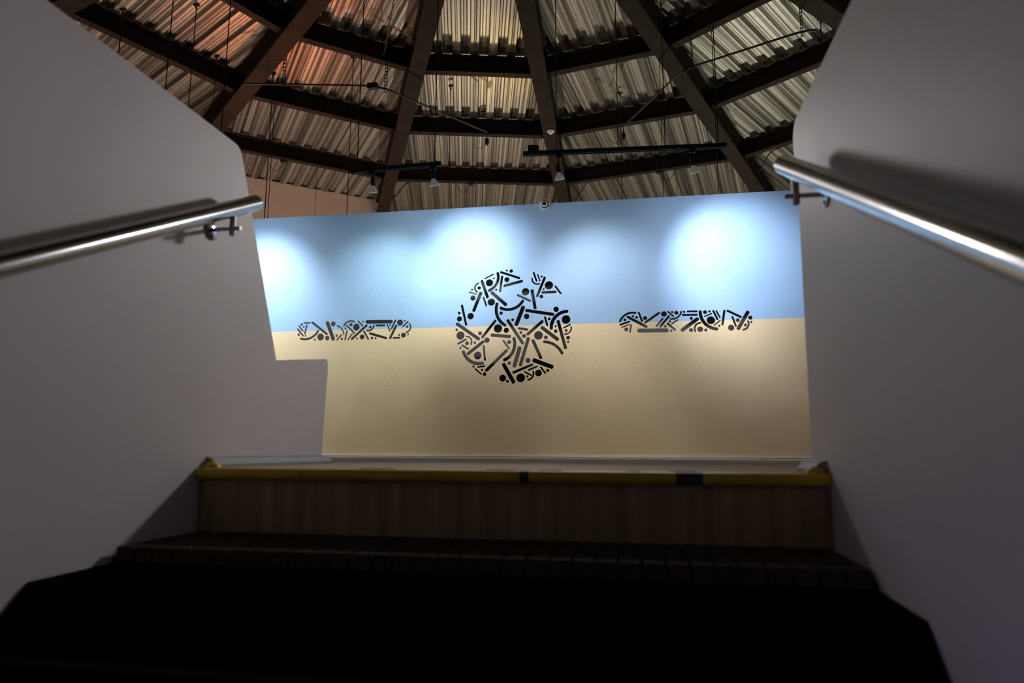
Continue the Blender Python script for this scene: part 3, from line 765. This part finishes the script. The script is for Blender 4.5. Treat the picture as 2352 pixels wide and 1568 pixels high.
for px, py, bz, r, lab in (
        (283, 20, 1.2, 0.007, 'thick black cable dropping behind the guard wall, farthest from the pinkish wall'),
        (452, 10, 1.2, 0.006, 'thin black cable dropping behind the guard wall from a striped roof bay'),
        (498, 128, 1.2, 0.005, 'thin black cable from a small roof clip beside the reddish beam'),
        (628, 168, 1.6, 0.007, 'black cable passing in front of the pinkish wall beside the guard wall'),
        (633, 200, 1.6, 0.005, 'thin black cable beside the thicker one against the pinkish wall'),
        (812, 130, 1.6, 0.006, 'black cable crossing the orange lit bay down behind the mural wall'),
        (729, 378, 1.6, 0.004, 'thin black cable hanging against the middle of the pinkish wall'),
        (1036, 195, 1.6, 0.005, 'black cable from a clip in the yellow lit centre bay'),
        (1110, 255, 1.6, 0.005, 'black cable beside the hanging socket in the centre bay'),
        (1424, 212, 1.6, 0.006, 'black cable from a clip beside the hanging plug'),
        (1514, 128, 1.6, 0.005, 'black cable from a clip touching the broad roof beam'),
        (1634, 62, 1.6, 0.005, 'thin black cable from a clip on the purlin above the conduit'),
        (1884, 42, 1.6, 0.006, 'black cable dropping past the end clamp of the conduit')):
    cable(px, py, bz, lab, r)

# ================================================================ CONDUITS
def conduit(pts_px, zc, straps_px, label, box_px=None, end=None):
    pts = [at_z(x, y, zc) for x, y in pts_px]
    root = empty('conduit', pts[0]); tag(root, label, 'conduit', 'black conduits under the roof')
    # soften the bends
    sm = [pts[0]]
    for a, b, c in zip(pts[:-2], pts[1:-1], pts[2:]):
        u, w = (a - b).normalized() * 0.12, (c - b).normalized() * 0.12
        for k in range(5):
            t = k / 4; sm.append((b + u).lerp(b, t).lerp(b.lerp(b + w, t), t))
    sm.append(pts[-1])
    MB().tube(sm, 0.014, 10).build('pipe', CABLE, root, smooth=True)
    for x, y in straps_px:
        p = at_z(x, y, zc); zt = deck_z(p.x, p.y) + 0.02
        strap = empty('perforated_strap', p); strap.parent = root; strap.location = p - root.location
        d = (pts[1] - pts[0]); d.z = 0; d.normalize()
        R = Matrix((d, Vector((-d.y, d.x, 0)), Vector((0, 0, 1)))).transposed()
        mb = MB(); H = zt - p.z + 0.06
        for s in (-1, 1): mb.box(p + d * (s * 0.017) + Vector((0, 0, H / 2 - 0.06)), (0.008, 0.004, H), R)
        n = max(2, int(H / 0.05))
        for k in range(n + 1): mb.box(p + Vector((0, 0, -0.06 + H * k / n)), (0.034, 0.004, 0.016), R)
        o = mb.build('strap_ladder', BLACK, None); o.parent = strap; o.location = -p
    if box_px:
        p = at_z(*box_px, zc); MB().box(p, (0.14, 0.07, 0.08)).build('junction_box', BLACK, root, bevel=0.005)
        lp = [p + Vector((-0.02 - 0.11 * (1 - cos(t)) * 1.1, 0, -0.03 - 0.16 * sin(t))) for t in [pi * k / 14 for k in range(15)]]
        MB().tube(lp, 0.004, 6).build('loose_wire', CABLE, root, smooth=True)
    if end:
        p = pts[end[0]]
        MB().tube([p, p + Vector((0.0, 0.02, -0.10))], 0.008, 8).build('drop_cord', CABLE, root)
        MB()._lathe(p + Vector((0, 0.02, -0.09)), Vector((0, 0, -1)), [(0, 0.012), (0.02, 0.03), (0.10, 0.03), (0.12, 0.015)], 14, 0).build('socket_outlet', BLACK, root, smooth=True)
        lp = [p + Vector((-0.02 - 0.10 * (1 - cos(t)), 0.02, -0.16 - 0.10 * sin(t * 1.0) * (1 if t < pi else -1))) for t in [2 * pi * k / 20 for k in range(14)]]
        MB().tube(lp, 0.004, 6).build('loose_wire', CABLE, root, smooth=True)
    return root
ZC = 5.02
conduit([(560, 192), (855, 197), (890, 205), (1118, 303)], ZC, [(652, 187), (886, 202)], 'black conduit with a junction box bending across the yellow lit bay', (856, 198), (3,))
conduit([(1432, 290), (1560, 168), (1590, 153), (1842, 72), (1876, 68)], ZC, [(1590, 153), (1842, 72)], 'black conduit crossing the broad beam down to a hanging plug', None, (0,))

# ---- cables clipped along rafters and loops at the lower purlin
def loop_cable(px, py, dx, label):
    p = at_deck(px, py, -0.14)
    root = empty('purlin_clamp', p); tag(root, label, 'cable clamp', 'cable clamps under the lower purlins')
    MB().box(p, (0.10, 0.08, 0.05)).build('clamp', BLACK, root, bevel=0.004)
    pts = [p + Vector((dx * 0.3 * k / 12, 0, -0.03 - 0.16 * sin(pi * min(1, k / 12 * 1.0)) + 0.06 * k / 12)) for k in range(13)]
    MB().tube(pts, 0.005, 6).build('wire_loop', CABLE, root, smooth=True)
    q = pts[-1]; MB().tube([q, q + Vector((0, 0, -1.6))], 0.005, 6).build('wire', CABLE, root)
loop_cable(652, 370, -1, 'cable clamp with a wire loop on the purlin beside the guard wall')
loop_cable(1082, 422, -1, 'cable clamp with a wire loop on the purlin of the centre bay')
loop_cable(1514, 395, 1, 'cable clamp with a wire loop on the purlin under the long lighting track')
def bent_cable(pts_px, off, label, r=0.012):
    pts = [at_deck(x, y, off) for x, y in pts_px]
    sm = []
    for i in range(len(pts) - 1):
        p0, p1, p2, p3 = pts[max(i - 1, 0)], pts[i], pts[i + 1], pts[min(i + 2, len(pts) - 1)]
        for k in range(6):
            t = k / 6
            sm.append(0.5 * ((2 * p1) + (p2 - p0) * t + (2 * p0 - 5 * p1 + 4 * p2 - p3) * t * t + (3 * p1 - p0 - 3 * p2 + p3) * t ** 3))
    sm.append(pts[-1])
    return tag(MB().tube(sm, r, 8).build('bent_cable', CABLE, smooth=True, origin=pts[0]), label, 'cable', 'bent cables run along the beams')
bent_cable([(862, 405), (868, 420), (870, 440), (872, 453), (895, 455), (912, 446), (930, 424), (945, 416)], -0.10, 'black cable looping round the foot of the beam by the short lighting track')
bent_cable([(1320, 462), (1335, 440), (1348, 420), (1365, 412), (1400, 402)], -0.10, 'black cable bent down from the purlin to the mural wall top by the dome camera')
bent_cable([(1715, 405), (1738, 398), (1752, 380), (1768, 352), (1790, 340), (1818, 330)], -0.10, 'black cable bent from the purlin to the last beam by the guard wall')
bent_cable([(905, 0), (893, 60), (885, 110), (868, 165), (857, 195)], -0.08, 'straight black cable running up the bay from the junction box', 0.009)

# ================================================================ SMALL FITTINGS
def detector():
    a = A0; r = None
    d = sight(1265, 300)
    # on the underside of the beam that runs straight away over the mural
    lo, hi = 3.0, 14.0
    for _ in range(60):
        t = (lo + hi) / 2; p = d * t; rr = hypot(p.x - APX, p.y - APY)
        if p.z + EYE > APZ - SLOPE * rr - 0.222: hi = t
        else: lo = t
    p = _e(d * lo)
    root = empty('smoke_detector', p); tag(root, 'small white round smoke detector on the underside of a dark beam', 'smoke detector')
    dn = Vector((0, 0, -1))
    MB()._lathe(p, dn, [(0, 0.058), (0.018, 0.058), (0.026, 0.05)], 24, 0).build('base', WHITEPL, root, smooth=40)
    MB()._lathe(p, dn, [(0.024, 0.036), (0.044, 0.034), (0.054, 0.022), (0.057, 0.004)], 24, 0).build('sensor_head', WHITEPL, root, smooth=40)
detector()
c = at_y(1252, 471, MURAL_Y)
root = empty('security_camera', c); tag(root, 'white dome security camera at the top edge of the mural wall', 'security camera')
fw = Vector((0, -1, 0))
MB()._lathe(c, fw, [(0, 0.055), (0.016, 0.055), (0.026, 0.049), (0.03, 0.04)], 28, 0).build('base', WHITEPL, root, smooth=40)
ball = c + fw * 0.03
bd = (Vector((-0.05, -1, -0.12))).normalized()
MB()._lathe(ball - bd * 0.034, bd, [(0.034 - 0.034 * cos(t), 0.034 * sin(t)) for t in [pi * k / 12 for k in range(10)]], 24, 0).build('ball', WHITEPL, root, smooth=60)
MB()._lathe(ball + bd * 0.02, bd, [(0, 0.02), (0.008, 0.02), (0.009, 0.016)], 20, 0).build('lens', LENS, root, smooth=40)
MB()._lathe(c + fw * 0.0285, fw, [(0, 0.043), (0.004, 0.043)], 28, 0).build('shadow_gap_ring', LENS, root)
